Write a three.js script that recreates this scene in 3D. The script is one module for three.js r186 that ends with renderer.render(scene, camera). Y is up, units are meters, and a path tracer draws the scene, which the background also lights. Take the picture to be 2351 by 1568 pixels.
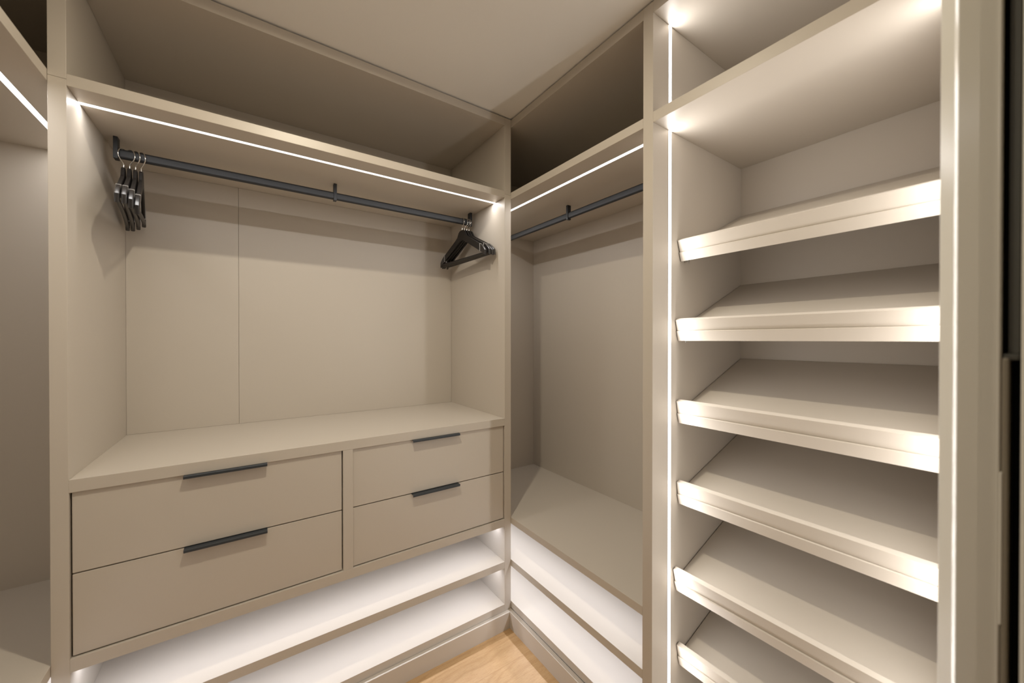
import * as THREE from 'three';
import { RoundedBoxGeometry } from 'three/addons/geometries/RoundedBoxGeometry.js';
import { RectAreaLightUniformsLib } from 'three/addons/lights/RectAreaLightUniformsLib.js';
import { mergeGeometries } from 'three/addons/utils/BufferGeometryUtils.js';

// ------------------------------------------------------------------ camera, exposure, light levels
const W = 2351, H = 1568, FOCAL = 871.19;                 // focal length in pixels of the photograph
const EYE = 1.3197;                                       // lens height above the floor
const scene = new THREE.Scene();
scene.background = new THREE.Color(0x000000);
const camera = new THREE.PerspectiveCamera(2 * Math.atan(H / 2 / FOCAL) * 180 / Math.PI, W / H, 0.02, 30);
camera.position.set(0, EYE, 0);
camera.focus = 1.7; camera.userData.fStop = 2.8;
{ const yaw = 34.7165 * Math.PI / 180, pitch = -0.29294 * Math.PI / 180;
  camera.lookAt(Math.sin(yaw) * Math.cos(pitch), EYE + Math.sin(pitch), -Math.cos(yaw) * Math.cos(pitch)); }
const renderer = new THREE.WebGLRenderer({ antialias: true });
renderer.toneMapping = THREE.LinearToneMapping;
renderer.toneMappingExposure = 1.09;
renderer.shadowMap.enabled = true;
RectAreaLightUniformsLib.init();
const LED = { shelf: 41, side: 47, niche: 28.5 };            // radiance of the light strips
const LAMP = 2700;                                         // radiance of the ceiling downlight
const ledColor = new THREE.Color().setRGB(1.0, 0.975, 0.955);
const nicheColor = new THREE.Color().setRGB(0.97, 1.0, 1.12);
const lampColor = new THREE.Color().setRGB(1.0, 0.90, 0.72);

// ------------------------------------------------------------------ seeded noise, helpers
let seed = 7;
const rnd = () => { seed = (seed * 1664525 + 1013904223) >>> 0; return seed / 4294967296; };
const hash = (x, y) => { let h = (x * 374761393 + y * 668265263) | 0; h = Math.imul(h ^ (h >>> 13), 1274126177); return ((h ^ (h >>> 16)) >>> 0) / 4294967296; };
function vnoise(x, y, px = 1e9, py = 1e9) {
  const xi = Math.floor(x), yi = Math.floor(y), fx = x - xi, fy = y - yi, s = t => t * t * (3 - 2 * t);
  const g = (a, b) => hash(((a % px) + px) % px, ((b % py) + py) % py);
  const a = g(xi, yi), b = g(xi + 1, yi), c = g(xi, yi + 1), d = g(xi + 1, yi + 1), u = s(fx), v = s(fy);
  return a + (b - a) * u + (c - a) * v + (a - b - c + d) * u * v;
}
function dataTexture(w, h, fn, srgb) {
  const d = new Uint8Array(w * h * 4);
  for (let y = 0; y < h; y++) for (let x = 0; x < w; x++) { const c = fn(x, y), i = (y * w + x) * 4; for (let k = 0; k < 3; k++) d[i + k] = Math.max(0, Math.min(255, Math.round(c[k] * 255))); d[i + 3] = 255; }
  const t = new THREE.DataTexture(d, w, h, THREE.RGBAFormat);
  t.wrapS = t.wrapT = THREE.RepeatWrapping; t.magFilter = THREE.LinearFilter; t.minFilter = THREE.LinearMipmapLinearFilter; t.generateMipmaps = true;
  if (srgb) t.colorSpace = THREE.SRGBColorSpace;
  t.needsUpdate = true; return t;
}
const names = {};
const numbered = n => { const k = names[n] = (names[n] ?? -1) + 1; return k ? `${n}_${String(k).padStart(3, '0')}` : n; };
const shadows = m => { m.castShadow = m.receiveShadow = true; return m; };
function boxUV(g) {                                        // texture coordinates in metres, by the way each face points
  const p = g.attributes.position, n = g.attributes.normal, uv = new Float32Array(p.count * 2);
  for (let i = 0; i < p.count; i++) {
    const ax = Math.abs(n.getX(i)), ay = Math.abs(n.getY(i)), az = Math.abs(n.getZ(i));
    let u, v; if (ay >= ax && ay >= az) { u = p.getX(i); v = p.getZ(i); } else if (ax >= az) { u = p.getZ(i); v = p.getY(i); } else { u = p.getX(i); v = p.getY(i); }
    uv[i * 2] = u; uv[i * 2 + 1] = v;
  }
  g.setAttribute('uv', new THREE.BufferAttribute(uv, 2)); return g;
}
// a board between two corners given in the room (y measured from the lens), with softened edges
function board(x0, x1, y0, y1, z0, z1, r = 0.0008) {
  const w = x1 - x0, h = y1 - y0, d = z1 - z0;
  const g = r > 0 ? new RoundedBoxGeometry(w, h, d, 2, Math.min(r, w / 2.2, h / 2.2, d / 2.2)) : new THREE.BoxGeometry(w, h, d);
  g.translate((x0 + x1) / 2, (y0 + y1) / 2 + EYE, (z0 + z1) / 2);
  return boxUV(g);
}
function thing(name, label, category, base, group) {
  const o = new THREE.Group(); o.name = numbered(name); o.position.set(...base); scene.add(o);
  o.userData = { label, category }; if (group) o.userData.group = group;
  return o;
}
// a part (or sub-part) whose geometry is given in room coordinates
function part(name, geo, mat, parent, root, label) {
  const g = Array.isArray(geo) ? mergeGeometries(geo.map(q => q.index ? q.toNonIndexed() : q)) : geo;
  if (root) g.translate(-root.position.x, -root.position.y, -root.position.z);
  const m = shadows(new THREE.Mesh(g, mat)); m.name = name; if (label) m.userData.label = label;
  parent.add(m); return m;
}
function struct(name, geo, mat, parent = scene) {
  const g = Array.isArray(geo) ? mergeGeometries(geo.map(q => q.index ? q.toNonIndexed() : q)) : geo;
  const m = shadows(new THREE.Mesh(g, mat)); m.name = name; if (parent === scene) m.userData.kind = 'structure';
  parent.add(m); return m;
}

// ------------------------------------------------------------------ materials
const L = (r, g, b) => new THREE.Color().setRGB(r, g, b);
const fine = dataTexture(256, 256, (x, y) => { const v = 0.5 + 0.25 * (hash(x, y) - 0.5) + 0.3 * (vnoise(x / 8, y / 8, 32, 32) - 0.5); return [v, v, v]; });
fine.repeat.set(9, 9);
const mat = (o) => new THREE.MeshStandardMaterial(o);
const M = {
  board: mat({ color: L(0.57, 0.515, 0.445), roughness: 0.42, bumpMap: fine, bumpScale: 0.00004 }),
  wall: mat({ color: L(0.62, 0.58, 0.51), roughness: 0.85 }),
  ceiling: mat({ color: L(0.90, 0.87, 0.82), roughness: 0.9, bumpMap: fine, bumpScale: 0.0002 }),
  paint: new THREE.MeshPhysicalMaterial({ color: L(0.66, 0.63, 0.55), roughness: 0.3, clearcoat: 1, clearcoatRoughness: 0.19 }),
  black: mat({ color: L(0.004, 0.004, 0.004), roughness: 0.8 }),
  doorDark: mat({ color: L(0.06, 0.058, 0.048), roughness: 0.5 }),
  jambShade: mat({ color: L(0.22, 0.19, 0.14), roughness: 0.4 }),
  rail: mat({ color: L(0.028, 0.030, 0.034), roughness: 0.42, metalness: 0.2 }),
  handle: mat({ color: L(0.038, 0.045, 0.053), roughness: 0.5, metalness: 0.15 }),
  hangerWood: mat({ color: L(0.012, 0.010, 0.009), roughness: 0.42 }),
  hangerGrip: new THREE.MeshPhysicalMaterial({ color: L(0.016, 0.014, 0.014), roughness: 0.3, clearcoat: 0.5, clearcoatRoughness: 0.22 }),
  hangerBand: mat({ color: L(0.30, 0.29, 0.28), roughness: 0.3 }),
  chrome: mat({ color: L(0.75, 0.74, 0.72), roughness: 0.18, metalness: 1 }),
  aluminium: mat({ color: L(0.62, 0.60, 0.57), roughness: 0.4, metalness: 0.7 }),
  glow: mat({ color: L(0.8, 0.8, 0.8), roughness: 0.6, emissive: L(1, 0.985, 0.96), emissiveIntensity: 1.6 }),
  lampGlow: mat({ color: L(0.8, 0.8, 0.8), roughness: 0.6, emissive: L(1, 0.93, 0.82), emissiveIntensity: 4 }),
  white: mat({ color: L(0.75, 0.74, 0.71), roughness: 0.5 }),
  steel: mat({ color: L(0.35, 0.33, 0.30), roughness: 0.35, metalness: 0.9 }),
};

// ------------------------------------------------------------------ measures of the joinery (x to the right, z towards the doorway, y from the lens)
const CEIL = 1.018, FLOOR = -EYE;
const zA = -1.4451, zBack = -2.0033;                       // front and back of the drawer wardrobe
const aL = -0.3812, aLo = -0.4135, aR = 0.9606, aRo = 0.995;
const xB = 0.9955, xBb = 1.547, zPost0 = -0.730, zPost1 = -0.6956, zEnd = -1.9835;
const zShoeR = -0.105, xC = -0.414, xCb = -0.968;
const TOP0 = 0.9771, TOP1 = 1.0115, SH0 = 0.6481, SH1 = 0.6779, JOINT = 0.6643;
const BEN1 = -0.3604, BEN0 = -0.3940, DR0 = -0.8234, RAIL0 = -0.8576;
const N1T = -1.0186, N1B = -1.0500, N2T = -1.2145, N2B = -1.2450;
const BBE = 0.018;                                         // how far the skirting stands out

// ------------------------------------------------------------------ the room
{
  const T = 0.1, x0 = -1.0, x1 = 1.575, z0 = -2.03, zf0 = -0.072, zf1 = 0.08, hz = 1.35;
  struct('ceiling', board(x0 - T, x1 + T, CEIL, CEIL + T, z0 - T, hz + T, 0), M.ceiling);
  struct('wall_back', board(x0 - T, x1 + T, FLOOR, CEIL, z0 - T, z0, 0), M.wall);
  struct('wall_left', board(x0 - T, x0, FLOOR, CEIL, z0, hz, 0), M.wall);
  struct('wall_right', board(x1, x1 + T, FLOOR, CEIL, z0, hz, 0), M.wall);
  struct('wall_hall', board(x0 - T, x1 + T, FLOOR, CEIL, hz, hz + T, 0), M.wall);
  struct('wall_front', [board(x0, -0.47, FLOOR, CEIL, zf0, zf1, 0), board(0.70, x1, FLOOR, CEIL, zf0, zf1, 0), board(-0.47, 0.70, 0.80, CEIL, zf0, zf1, 0)], M.wall);

  // oak floor: planks laid along x, each a piece of its own
  const oak = [0, 1, 2].map(k => dataTexture(1024, 256, (x, y) => {
    const u = x / 1024, v = y / 256;
    const warp = 2.2 * vnoise(u * 5, v * 3 + k * 17, 5, 999) + 0.7 * vnoise(u * 14, v * 8 + k * 31, 14, 999);
    const ring = Math.pow(0.5 + 0.5 * Math.sin((v * 4.5 + warp) * 6.283), 3);
    const fib = vnoise(u * 60, v * 230 + k * 7, 60, 9999), pore = Math.pow(vnoise(u * 130, v * 256 + k * 3, 130, 9999), 6);
    const wide = vnoise(u * 3 + k, v * 2 + k * 5, 999, 999);
    const t = 0.72 - 0.24 * ring + 0.40 * fib + 0.36 * wide - 0.5 * pore;
    return [0.615 + 0.125 * t, 0.460 + 0.140 * t, 0.275 + 0.150 * t];
  }, true));
  const oakM = oak.map((t, k) => { const c = t.clone(); c.repeat.set(1 / 1.2, 1 / 0.2); c.needsUpdate = true; return mat({ map: c, roughness: 0.42, bumpMap: c, bumpScale: 0.0002 }); });
  const fl = new THREE.Group(); fl.name = 'floor'; fl.userData.kind = 'structure'; scene.add(fl);
  struct('subfloor', board(x0 - T, x1 + T, FLOOR - 0.1, FLOOR - 0.012, z0 - T, hz + T, 0), M.wall, fl);
  const wP = 0.22; let row = 0;
  for (let z = -1.272 - wP * 4; z < hz; z += wP, row++) {
    let x = x0 - 1.55 + [0.6, 0.1, 0.45, 0.25][row % 4];
    while (x < x1 + 0.05) {
      const len = 2.1, a = Math.max(x, x0 - 0.05), b = Math.min(x + len, x1 + 0.05);
      if (b > a + 0.01) {
        const g = board(a, b - 0.0002, FLOOR - 0.012, FLOOR, z, Math.min(z + wP, hz + 0.05) - 0.0002, 0.0004);
        const uv = g.attributes.uv, ox = rnd() * 3, oz = rnd();
        for (let i = 0; i < uv.count; i++) uv.setXY(i, uv.getX(i) + ox, uv.getY(i) - z + oz);
        struct('plank', g, oakM[(row + Math.floor(rnd() * 3)) % 3], fl);
      }
      x += len;
    }
  }

  // skirting in front of the cabinets
  const bt = -1.2452, ch = 0.0025;
  const skirt = (pts, z0s, z1s, alongX) => {               // profile: flat board with a softened top edge
    const s = new THREE.Shape(); s.moveTo(0, 0); s.lineTo(BBE, 0); s.lineTo(BBE, bt - FLOOR - ch); s.quadraticCurveTo(BBE, bt - FLOOR, BBE - ch, bt - FLOOR); s.lineTo(0, bt - FLOOR); s.closePath();
    const g = new THREE.ExtrudeGeometry(s, { depth: z1s - z0s, bevelEnabled: false, curveSegments: 6 });
    return g;
  };
  const gA = skirt(0, aLo + BBE, aRo - BBE); gA.rotateY(-Math.PI / 2); gA.translate(aRo - BBE, 0, zA);           // profile +x -> +z
  struct('baseboard_back', gA, M.board);
  const gB = skirt(0, zA, zShoeR); gB.rotateY(Math.PI); gB.translate(xB - 0.0005, 0, zShoeR);
  struct('baseboard_right', gB, M.board);
  const gC = skirt(0, zA, zShoeR); gC.translate(xC + 0.0005, 0, zA);
  struct('baseboard_left', gC, M.board);
}

// ------------------------------------------------------------------ light strips: aluminium channel, glowing diffuser and the light just in front of it
function strip(root, axis, a0, a1, c1, c2, facing, power, width = 0.0165) {
  // axis: direction the strip runs; facing: 'down', 'near' (+z) or 'far' (-z)
  const hw = width / 2, e = 0.0014, r = 0;
  let ch, df;
  if (facing === 'down') {
    const y = c2;
    if (axis === 'x') { ch = [board(a0, a1, y - 0.0006, y + 0.008, c1 - hw - e, c1 - hw, r), board(a0, a1, y - 0.0006, y + 0.008, c1 + hw, c1 + hw + e, r)]; df = board(a0, a1, y - 0.0004, y + 0.006, c1 - hw, c1 + hw, r); }
    else { ch = [board(c1 - hw - e, c1 - hw, y - 0.0006, y + 0.008, a0, a1, r), board(c1 + hw, c1 + hw + e, y - 0.0006, y + 0.008, a0, a1, r)]; df = board(c1 - hw, c1 + hw, y - 0.0004, y + 0.006, a0, a1, r); }
  } else {
    const z = c2, s = facing === 'near' ? 1 : -1, zz = [z - s * 0.008, z + s * 0.0006].sort((p, q) => p - q), zd = [z - s * 0.006, z + s * 0.0004].sort((p, q) => p - q);
    ch = [board(c1 - hw - e, c1 - hw, a0, a1, ...zz, r), board(c1 + hw, c1 + hw + e, a0, a1, ...zz, r)]; df = board(c1 - hw, c1 + hw, a0, a1, ...zd, r);
  }
  const p = part('light_strip', ch, M.aluminium, root, root);
  part('diffuser', df, M.glow, p, root, 'glowing white diffuser');
  const len = a1 - a0 - 0.004, mid = (a0 + a1) / 2;
  const l = new THREE.RectAreaLight(power === LED.niche ? nicheColor : ledColor, power, 0.012, len);
  if (facing === 'down') {
    if (axis === 'x') { l.width = len; l.height = 0.012; l.position.set(mid, c2 + EYE - 0.0015, c1); l.lookAt(mid, c2 + EYE - 1, c1 + 1e-6); }
    else { l.width = 0.012; l.height = len; l.position.set(c1, c2 + EYE - 0.0015, mid); l.lookAt(c1, c2 + EYE - 1, mid + 1e-6); }
  } else { const s = facing === 'near' ? 1 : -1; l.position.set(c1, mid + EYE, c2 + s * 0.0015); l.lookAt(c1, mid + EYE, c2 + s); }
  scene.add(l);
}

// ------------------------------------------------------------------ clothes rail with its drop brackets
function rail(root, axis, a0, a1, c, brackets) {
  const s = new THREE.Shape(), hw = 0.0075, hh = 0.0155;
  s.moveTo(-hw, -hh + hw); s.absarc(0, -hh + hw, hw, Math.PI, 2 * Math.PI, false); s.lineTo(hw, hh - hw); s.absarc(0, hh - hw, hw, 0, Math.PI, false); s.closePath();
  const g = new THREE.ExtrudeGeometry(s, { depth: a1 - a0, bevelEnabled: false, curveSegments: 10 });
  const cy = 0.5985 + EYE;
  if (axis === 'x') { g.rotateY(Math.PI / 2); g.translate(a0, cy, c); } else g.translate(c, cy, a0);
  const r = part('clothes_rail', g, M.rail, root, root, 'dark oval metal rail');
  for (const [b, w, dpt] of brackets) {
    const A = [b - w / 2, b + w / 2], D = [c - dpt / 2, c + dpt / 2];
    const q = axis === 'x' ? [board(...A, 0.5790, SH0, D[0], D[1], 0.0006)] : [board(D[0], D[1], 0.5790, SH0, ...A, 0.0006)];
    part('bracket', q, M.rail, r, root);
  }
}

// ------------------------------------------------------------------ wardrobe with drawers (facing the camera)
{
  const u = thing('drawer_wardrobe', 'beige built-in wardrobe with a long rail above a chest of four drawers with black pulls', 'wardrobe', [(aLo + aRo) / 2, 0, (zA + zBack) / 2]);
  const P = (n, g, m = M.board, parent = u, l) => part(n, g, m, parent, u, l);
  for (const [p, q] of [[aLo, aL], [aR, aRo]]) { P('side_panel', board(p, q, -1.2452, JOINT - 0.0003, zBack, zA)); P('side_panel', board(p, q, JOINT + 0.0003, TOP1, zBack, zA)); }
  P('top_panel', board(aL, aR, TOP0, TOP1, zBack, zA));
  P('shelf', board(aL, aR, SH0, SH1, zBack, zA));
  const jx = -0.0359;
  P('back_panel', board(aL, jx - 0.0004, BEN1, SH0, zBack - 0.012, zBack, 0.0006)); P('back_panel', board(jx + 0.0004, aR, BEN1, SH0, zBack - 0.012, zBack, 0.0006));
  P('back_panel', board(aL, aR, SH1, TOP0, zBack - 0.012, zBack, 0));
  P('back_panel', board(aL, aR, -1.26, BEN0, zBack - 0.012, zBack, 0));
  P('countertop', board(aL, aR, BEN0, BEN1, zBack, zA));
  const dx0 = 0.2727, dx1 = 0.3063, gap = 0.0036, zF = zA - 0.0068;
  P('divider', board(dx0, dx1, DR0, BEN0, zBack, zA - 0.0005));
  P('bottom_rail', board(aL, aR, RAIL0, DR0, zBack, zA));
  P('shelf', board(aL, aR, N1B, N1T, zBack, zA)); P('shelf', board(aL, aR, N2B, N2T, zBack, zA));
  P('plinth', board(aLo, aRo, FLOOR, N2B - 0.0005, zBack, zA - 0.002));
  // edge pull: a flat lip over the drawer's top edge, turned down at the front
  const pull = (x0, x1, y) => {
    const s = new THREE.Shape(); const d = 0.020, t = 0.0016, h = 0.0082;
    s.moveTo(-0.012, 0); s.lineTo(d - 0.002, 0); s.quadraticCurveTo(d, 0, d, -0.002); s.lineTo(d - 0.0005, -h); s.lineTo(d - 0.0005 - t, -h); s.lineTo(d - t - 0.0006, -t); s.lineTo(-0.012, -t); s.closePath();
    const g = new THREE.ExtrudeGeometry(s, { depth: x1 - x0, bevelEnabled: false, curveSegments: 5 });
    g.rotateY(-Math.PI / 2); g.translate(x1, y + EYE, zF); return g;
  };
  const mid = -0.6071;
  for (const [x0, x1, h0, h1] of [[aL, dx0, -0.1572, 0.0466], [dx1, aR, 0.5245, 0.728]])
    for (const [y0, y1] of [[mid + gap / 2, BEN0 - 0.0016], [DR0 + gap, mid - gap / 2]]) {
      const d = P('drawer', [board(x0 + (x0 === dx1 ? 0.0012 : gap), x1 - gap * 0.9, y0, y1, zF - 0.019, zF, 0.0010), board(x0 + 0.02, x1 - 0.02, y0 + 0.015, y1 - 0.03, zF - 0.45, zF - 0.0195, 0)]);
      P('handle', pull(h0, h1, y1 + 0.0014), M.handle, d, 'black edge pull');
    }
  strip(u, 'x', aL, aR, -1.5315, SH0, 'down', LED.shelf);
  strip(u, 'x', aL, aR, zA - 0.068, RAIL0, 'down', LED.niche); strip(u, 'x', aL, aR, zA - 0.068, N1B, 'down', LED.niche);
  rail(u, 'x', -0.352, 0.9385, -1.728, [[-0.3485, 0.0105, 0.026], [0.2968, 0.0115, 0.021], [0.9345, 0.0115, 0.026]]);
}

// ------------------------------------------------------------------ corner hanging unit on the right wall
{
  const u = thing('hanging_unit', 'beige corner hanging unit with a lit rail over a bench, beside the shoe shelves', 'wardrobe', [(xB + xBb) / 2, 0, (zEnd + zPost0) / 2]);
  const P = (n, g) => part(n, g, M.board, u, u);
  const z1 = zPost0 - 0.0003;
  P('side_panel', board(xB, xBb, -1.2452, TOP1, zEnd - 0.018, zEnd));
  P('back_panel', board(xBb, xBb + 0.012, -1.26, TOP1, zEnd - 0.018, z1, 0));
  P('top_panel', board(xB, xBb, TOP0, TOP1, zEnd, z1));
  P('shelf', board(xB, xBb, SH0, SH1, zEnd, z1));
  P('bench', board(xB, xBb, -0.8522, -0.8237, zEnd, z1));
  P('shelf', board(xB, xBb, -1.0490, -1.0190, zEnd, z1)); P('shelf', board(xB, xBb, -1.2425, -1.2120, zEnd, z1));
  P('plinth', board(xB + 0.002, xBb, FLOOR, -1.2457, zEnd, z1));
  strip(u, 'z', zEnd, z1, 1.082, SH0, 'down', LED.shelf);
  strip(u, 'z', zEnd, z1, xB + 0.084, -0.8522, 'down', LED.niche); strip(u, 'z', zEnd, z1, xB + 0.084, -1.0490, 'down', LED.niche);
  rail(u, 'z', zEnd + 0.03, z1 - 0.02, 1.2726, [[zEnd + 0.034, 0.0115, 0.026], [-1.357, 0.0115, 0.021], [z1 - 0.024, 0.0115, 0.026]]);
}

// ------------------------------------------------------------------ hanging unit on the left wall
{
  const u = thing('left_hanging_unit', 'beige hanging unit at the left edge of the photo, mostly cut off', 'wardrobe', [(xC + xCb) / 2, 0, -1.03]);
  u.name = numbered('hanging_unit');
  const P = (n, g) => part(n, g, M.board, u, u);
  const z0 = -1.972, z1 = -0.115;
  P('side_panel', board(xCb, xC, -1.2452, TOP1, z0 - 0.02, z0)); P('side_panel', board(xCb, xC, -1.2452, TOP1, z1, z1 + 0.03));
  P('back_panel', board(xCb - 0.012, xCb, -1.26, TOP1, z0 - 0.02, z1 + 0.03, 0));
  P('top_panel', board(xCb, xC, TOP0, TOP1, z0, z1)); P('shelf', board(xCb, xC, SH0, SH1, z0, z1));
  P('bench', board(xCb, xC, -0.8522, -0.8237, z0, z1));
  P('shelf', board(xCb, xC, -1.0490, -1.0190, z0, z1)); P('shelf', board(xCb, xC, -1.2425, -1.2120, z0, z1));
  P('plinth', board(xCb, xC - 0.002, FLOOR, -1.2457, z0, z1));
  strip(u, 'z', z0, z1, -0.5005, SH0, 'down', LED.shelf);
  strip(u, 'z', z0, z1, xC - 0.084, -0.8522, 'down', LED.niche); strip(u, 'z', z0, z1, xC - 0.084, -1.0490, 'down', LED.niche);
}

// ------------------------------------------------------------------ shoe unit with slanted shelves
{
  const u = thing('shoe_unit', 'tall beige shoe unit with slanted lipped shelves and vertical light strips', 'shoe rack', [(xB + xBb) / 2, 0, (zPost1 + zShoeR) / 2]);
  const P = (n, g, m = M.board, parent = u) => part(n, g, m, parent, u);
  const PT = 0.6816, PB = 0.6504;
  P('side_panel', board(xB - 0.0003, xBb, -1.2452, TOP1, zPost0, zPost1)); P('side_panel', board(xB, xBb, -1.2452, TOP1, zShoeR, zShoeR + 0.028));
  P('back_panel', board(xBb, xBb + 0.012, -1.26, TOP1, zPost0, zShoeR + 0.028, 0));
  P('top_panel', board(xB, xBb, TOP0, TOP1, zPost1, zShoeR)); P('shelf', board(xB, xBb, PB, PT, zPost1, zShoeR));
  P('bottom_panel', board(xB, xBb, -1.2450, -1.2145, zPost1, zShoeR));
  P('plinth', board(xB + 0.002, xBb, FLOOR, -1.2457, zPost0, zShoeR + 0.028));
  for (const [z, f] of [[zPost1, 'near'], [zShoeR, 'far']]) { strip(u, 'y', PT, TOP0, 1.0815, z, f, LED.side); strip(u, 'y', -1.2145, PB, 1.0815, z, f, LED.side); }
  // slanted shelves: [lip top x, y, step x, y, bottom x, y, back-edge y]
  const rows = [
    [1.1207, 0.3141, 1.1330, 0.2783, 1.1429, 0.2502, 0.4700], [1.1100, 0.0614, 1.1186, 0.0270, 1.1291, -0.0040, 0.2075],
    [1.1153, -0.1962, 1.1235, -0.2350, 1.1330, -0.2664, -0.0725], [1.1180, -0.4539, 1.1245, -0.4925, 1.1335, -0.5250, -0.3510],
    [1.1005, -0.7265, 1.1095, -0.7660, 1.1205, -0.7984, -0.6160], [1.1200, -0.9750, 1.1290, -1.0140, 1.1390, -1.0460, -0.8850]];
  const zz0 = zPost1 + 0.0022, zz1 = zShoeR - 0.0022;
  const slab = (pts) => {
    const s = new THREE.Shape(pts.map(([x, y]) => new THREE.Vector2(x, y)));
    const g = new THREE.ExtrudeGeometry(s, { depth: zz1 - zz0 - 0.0016, bevelEnabled: true, bevelThickness: 0.0008, bevelSize: 0.0008, bevelOffset: -0.0008, bevelSegments: 2 });
    g.translate(0, EYE, zz0 + 0.0008); return g;
  };
  for (const [tx, ty, sx, sy, bx, by, yb] of rows) {
    const xb = xBb - 0.004, k = (yb - sy) / (xb - sx), fx = 0.0036;            // the board's front stands a little proud of the lip
    const th = (sx - bx) === 0 ? 0.03 : 0.029;
    const b = P('slanted_shelf', slab([[sx - fx + 0.0004, sy - 0.0014], [sx - fx + 0.0018, sy], [xb, yb], [xb, yb - th], [bx - fx, by]].reverse()));
    const lt = 0.0150, c = 1 / Math.hypot(1, k);
    P('shelf_lip', slab([[tx, ty], [tx + lt * c, ty + lt * c * k], [sx + lt * c, sy + lt * c * k + 0.0002], [sx + 0.0018, sy + 0.0008], [sx, sy + 0.0022]].reverse()), M.board, b);
    for (const [z, s] of [[zPost1, 1], [zShoeR, -1]]) {
      const g = new THREE.CylinderGeometry(0.0035, 0.0035, 0.016, 12); g.rotateX(Math.PI / 2);
      const g2 = new THREE.CylinderGeometry(0.0022, 0.0022, 0.012, 10); g2.translate(0, -0.003, 0.0055 * s);
      const m = mergeGeometries([g.toNonIndexed(), g2.toNonIndexed()]); m.translate(bx + 0.020, by + EYE + 0.0035, z + s * 0.0085);
      P('shelf_pin', m, M.steel, b);
    }
  }
}

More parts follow.
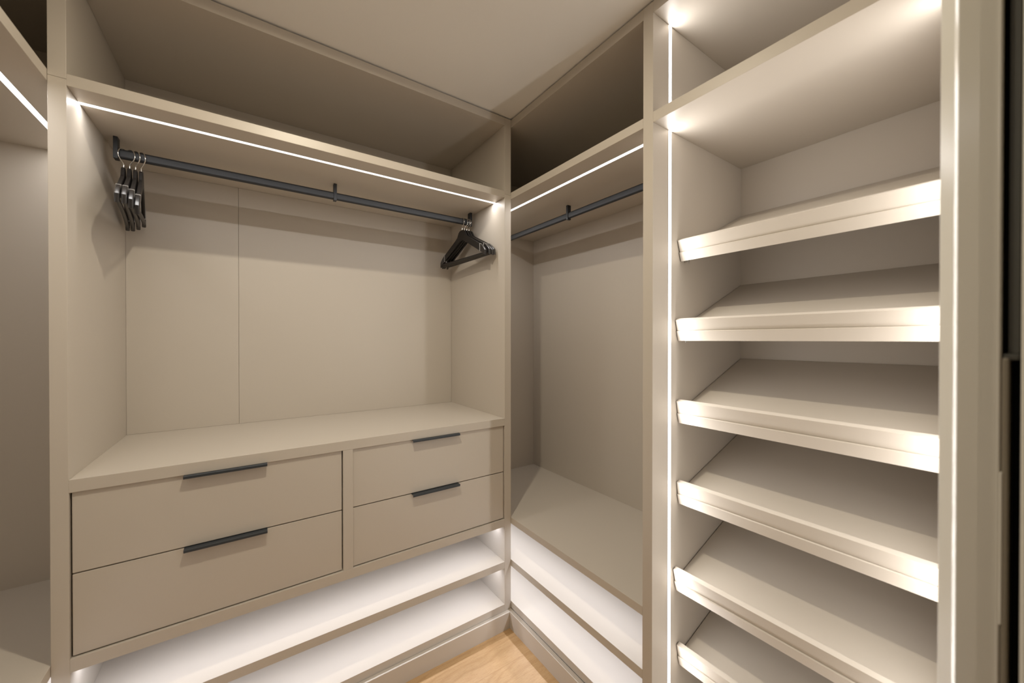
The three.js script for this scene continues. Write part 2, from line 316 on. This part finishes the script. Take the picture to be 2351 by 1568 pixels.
// ------------------------------------------------------------------ coat hangers
{
  const wid = 0.222, thick = 0.0095;
  // outline of half the shoulder piece in its own plane: s along the hanger, y up from the neck's top
  const top = s => { const t = Math.abs(s); if (t < 0.018) return -0.001 * (t / 0.018) ** 2; const q = Math.min(1, (t - 0.018) / 0.032); const neck = -0.001 - 0.026 * q * q * (3 - 2 * q); return neck - 0.00 - Math.max(0, t - 0.030) * 0.50 - Math.max(0, t - 0.175) ** 2 * 6; };
  const bot = s => { const t = Math.abs(s); return Math.min(-0.052, -0.052 - Math.max(0, t - 0.012) * 0.50) - Math.max(0, t - 0.19) ** 2 * 3; };
  const outline = (a, b, grow = 0, n = 26) => {
    const p = []; for (let i = 0; i <= n; i++) { const s = a + (b - a) * i / n; p.push([s, top(s) + grow]); } for (let i = n; i >= 0; i--) { const s = a + (b - a) * i / n; p.push([s, bot(s) - grow]); }
    return p;
  };
  const extr = (pts, t, bev = 0.0022) => {
    const s = new THREE.Shape(pts.map(([x, y]) => new THREE.Vector2(x, y)));
    const g = new THREE.ExtrudeGeometry(s, { depth: t - 2 * bev, bevelEnabled: true, bevelThickness: bev, bevelSize: bev, bevelOffset: -bev, bevelSegments: 3 });
    g.translate(0, 0, -(t - 2 * bev) / 2); return g;
  };
  // bow the tips forward out of the plane, as a contoured shoulder does
  const bow = g => { const p = g.attributes.position; for (let i = 0; i < p.count; i++) { const s = p.getX(i); p.setZ(i, p.getZ(i) + 0.05 * s * s); } g.computeVertexNormals(); return g; };
  const own = (n, g, m, o, l) => { const q = shadows(new THREE.Mesh(g, m)); q.name = n; if (l) q.userData.label = l; o.add(q); return q; };
  const proto = new THREE.Group();
  const body = own('shoulder', bow(extr(outline(-wid + 0.03, wid - 0.03), thick)), M.hangerWood, proto);
  for (const sg of [1, -1]) {
    const a = 0.178, pts = outline(a, wid, 0.0012, 10);
    const g = bow(extr(pts, thick + 0.0022, 0.003)); if (sg < 0) { g.rotateY(Math.PI); const p = g.attributes.position; for (let i = 0; i < p.count; i++) p.setZ(i, p.getZ(i) + 0.1 * p.getX(i) ** 2); g.computeVertexNormals(); }
    const grip = own('grip_sleeve', g, M.hangerGrip, body, 'glossy black end sleeve');
    const bg = bow(extr(outline(a - 0.0045, a, 0.0016, 2), thick + 0.0028, 0.0012)); if (sg < 0) { bg.rotateY(Math.PI); const p = bg.attributes.position; for (let i = 0; i < p.count; i++) p.setZ(i, p.getZ(i) + 0.1 * p.getX(i) ** 2); bg.computeVertexNormals(); }
    own('sleeve_rim', bg, M.hangerBand, body, 'pale rim of the sleeve');
  }
  const yb = bot(wid - 0.012) + 0.004;
  { const c = new THREE.CatmullRomCurve3([-1, -0.6, 0, 0.6, 1].map(t => new THREE.Vector3(t * (wid - 0.010), yb, 0.05 * ((wid - 0.01) * t) ** 2)));
    own('trouser_bar', new THREE.TubeGeometry(c, 24, 0.0056, 12, false), M.hangerWood, proto); }
  { const pts = [[0, -0.012], [0, 0.004], [0, 0.012], [0.004, 0.018], [0.012, 0.026], [0.0180, 0.0345], [0.0185, 0.0460], [0.0125, 0.0572], [0, 0.0614], [-0.0125, 0.0574], [-0.0182, 0.0470], [-0.0190, 0.0390]];
    const c = new THREE.CatmullRomCurve3(pts.map(([s, y]) => new THREE.Vector3(s, y, 0)));
    const end = new THREE.SphereGeometry(0.0019, 10, 8); end.translate(-0.0190, 0.0390, 0);
    const g = mergeGeometries([new THREE.TubeGeometry(c, 60, 0.0016, 10, false).toNonIndexed(), end.toNonIndexed()]);
    own('hook', g, M.chrome, proto, 'bright metal hook');
    own('ferrule', new THREE.CylinderGeometry(0.0026, 0.0026, 0.006, 12), M.chrome, proto); }
  // hanger plane runs along the cabinet's depth: local x -> room +z, turned a little
  const place = (x, yaw, tilt, hookTurn, label, group) => {
    const o = proto.clone(); o.name = numbered('coat_hanger'); scene.add(o);
    o.rotation.order = 'YXZ'; o.position.set(x, 0.5545 + EYE, -1.728); o.rotation.set(0, -Math.PI / 2 + yaw, tilt);
    // the hook's crown stays on the rail when the hanger tilts
    const crown = 0.0598; o.position.z -= -Math.sin(tilt) * crown * 1; o.position.y += (1 - Math.cos(tilt)) * crown;
    o.children.find(c => c.name === 'hook').rotation.y = hookTurn;
    o.userData = { label, category: 'coat hanger', group };
  };
  const d = Math.PI / 180, gl = 'hangers at the left end of the rail', gr = 'hangers at the right end of the rail';
  place(-0.3325, 7.8 * d, -1.6 * d, -38 * d, 'black wooden coat hanger at the left end of the rail, nearest the left wardrobe side', gl);
  place(-0.3185, 7.9 * d, -1.8 * d, 42 * d, 'second black wooden coat hanger from the left wardrobe side', gl);
  place(-0.3050, 7.7 * d, -4.0 * d, 36 * d, 'third black wooden coat hanger from the left wardrobe side', gl);
  place(-0.2920, 7.4 * d, -7.4 * d, 34 * d, 'black wooden coat hanger dipping lowest at the front, rightmost of the left bunch', gl);
  place(0.8905, 3.0 * d, -1.0 * d, 0, 'black wooden coat hanger of the right bunch showing its whole triangular face', gr);
  place(0.9032, 4.6 * d, 0.6 * d, 30 * d, 'second black wooden coat hanger from the open side of the right bunch', gr);
  place(0.9166, 5.2 * d, 0.2 * d, 16 * d, 'third black wooden coat hanger from the open side of the right bunch', gr);
  place(0.9285, 4.4 * d, 0.8 * d, 0, 'black wooden coat hanger at the right end, closest to the right wardrobe side', gr);
}

// ------------------------------------------------------------------ doorway at the right edge: moulded lining, slot and door edge
{
  const x = 0.62, dr = new THREE.Group(); dr.name = 'door_1'; dr.userData.kind = 'structure'; scene.add(dr);
  const vert = (pts, y0 = FLOOR, y1 = 0.80) => {            // profile in plan (x, z), run vertically
    const s = new THREE.Shape(pts.map(([a, b]) => new THREE.Vector2(a, -b)));
    const g = new THREE.ExtrudeGeometry(s, { depth: y1 - y0, bevelEnabled: false }); g.rotateX(-Math.PI / 2); g.translate(0, y0 + EYE, 0);
    return g;
  };
  const arc = (cx, cz, r, a0, a1, n = 10) => Array.from({ length: n + 1 }, (_, i) => { const a = (a0 + (a1 - a0) * i / n) * Math.PI / 180; return [cx + r * Math.cos(a), cz + r * Math.sin(a)]; });
  // lining with a small fillet, a rounded bead and a shallow stepped face
  const P0 = [x, -0.0622], R1 = 0.06, rad = Math.PI / 180, C1 = [P0[0] - R1 * Math.cos(236.8 * rad), P0[1] - R1 * Math.sin(236.8 * rad)];
  const bevel = arc(C1[0], C1[1], R1, 243.9, 236.8, 10);     // broad, slightly crowned bevel that mirrors the shoe unit's light strip
  const lining = [[0.70, -0.0774], [x + 0.0212, -0.0774], ...arc(x + 0.0210, -0.0762, 0.0012, 270, 225, 5), ...bevel, [x, -0.0480], [x + 0.0009, -0.0385], ...arc(x + 0.0029, -0.0352, 0.0020, 200, 95, 6), [0.70, -0.0330]];
  struct('lining', vert(lining), M.paint, dr);
  struct('lining', vert([[0.70, -0.0215], [x + 0.003, -0.0215], ...arc(x + 0.003, -0.0185, 0.003, 270, 180, 5), [x, 0.085], [0.70, 0.085]]), M.paint, dr);
  struct('slot', board(0.66, 0.70, FLOOR, 0.80, -0.0330, -0.0215, 0), M.black, dr);
  const yk = -0.0165;                                        // height where the slot's inside changes
  struct('door_edge', board(x + 0.006, 0.66, yk + 0.002, 0.80, -0.0292, -0.0222, 0.0008), M.doorDark, dr);
  struct('door_stop', board(x + 0.001, 0.66, FLOOR, yk - 0.002, -0.0329, -0.0283, 0.0015), M.jambShade, dr);
  struct('strike_ledge', board(x + 0.0025, 0.66, yk - 0.004, yk + 0.002, -0.0327, -0.0222, 0.0012), M.doorDark, dr);
  const bead = new THREE.CapsuleGeometry(0.0011, 0.152, 6, 12); bead.translate(x + 0.0016, -0.2105 + EYE, -0.0331); struct('edge_bead', bead, M.paint, dr);
  // the other side of the opening and its head, behind the lens
  struct('lining', board(-0.47, -0.44, FLOOR, 0.80, -0.076, 0.085, 0.001), M.paint, dr);
  struct('lining', board(-0.47, 0.70, 0.77, 0.80, -0.0755, 0.0845, 0.001), M.paint, dr);
}

// ------------------------------------------------------------------ ceiling downlight over the middle of the room
{
  const lx = 0.168, lz = -0.757, u = thing('ceiling_downlight', 'small round recessed downlight in the middle of the ceiling', 'ceiling light', [lx, CEIL + EYE, lz]);
  const ring = new THREE.LatheGeometry([[0.040, 0], [0.040, -0.004], [0.044, -0.006], [0.052, -0.004], [0.053, 0]].map(([r, y]) => new THREE.Vector2(r, y)), 40);
  const own = (n, g, m) => { const q = shadows(new THREE.Mesh(g, m)); q.name = n; u.add(q); };
  own('trim_ring', ring, M.white);
  const disc = new THREE.CylinderGeometry(0.040, 0.040, 0.003, 40); disc.translate(0, -0.0016, 0); own('diffuser', disc, M.lampGlow);
  const l = new THREE.RectAreaLight(lampColor, LAMP, 0.035, 0.035); l.position.set(lx, CEIL + EYE - 0.0045, lz); l.lookAt(lx, 0, lz + 1e-6); scene.add(l);
}

renderer.render(scene, camera);
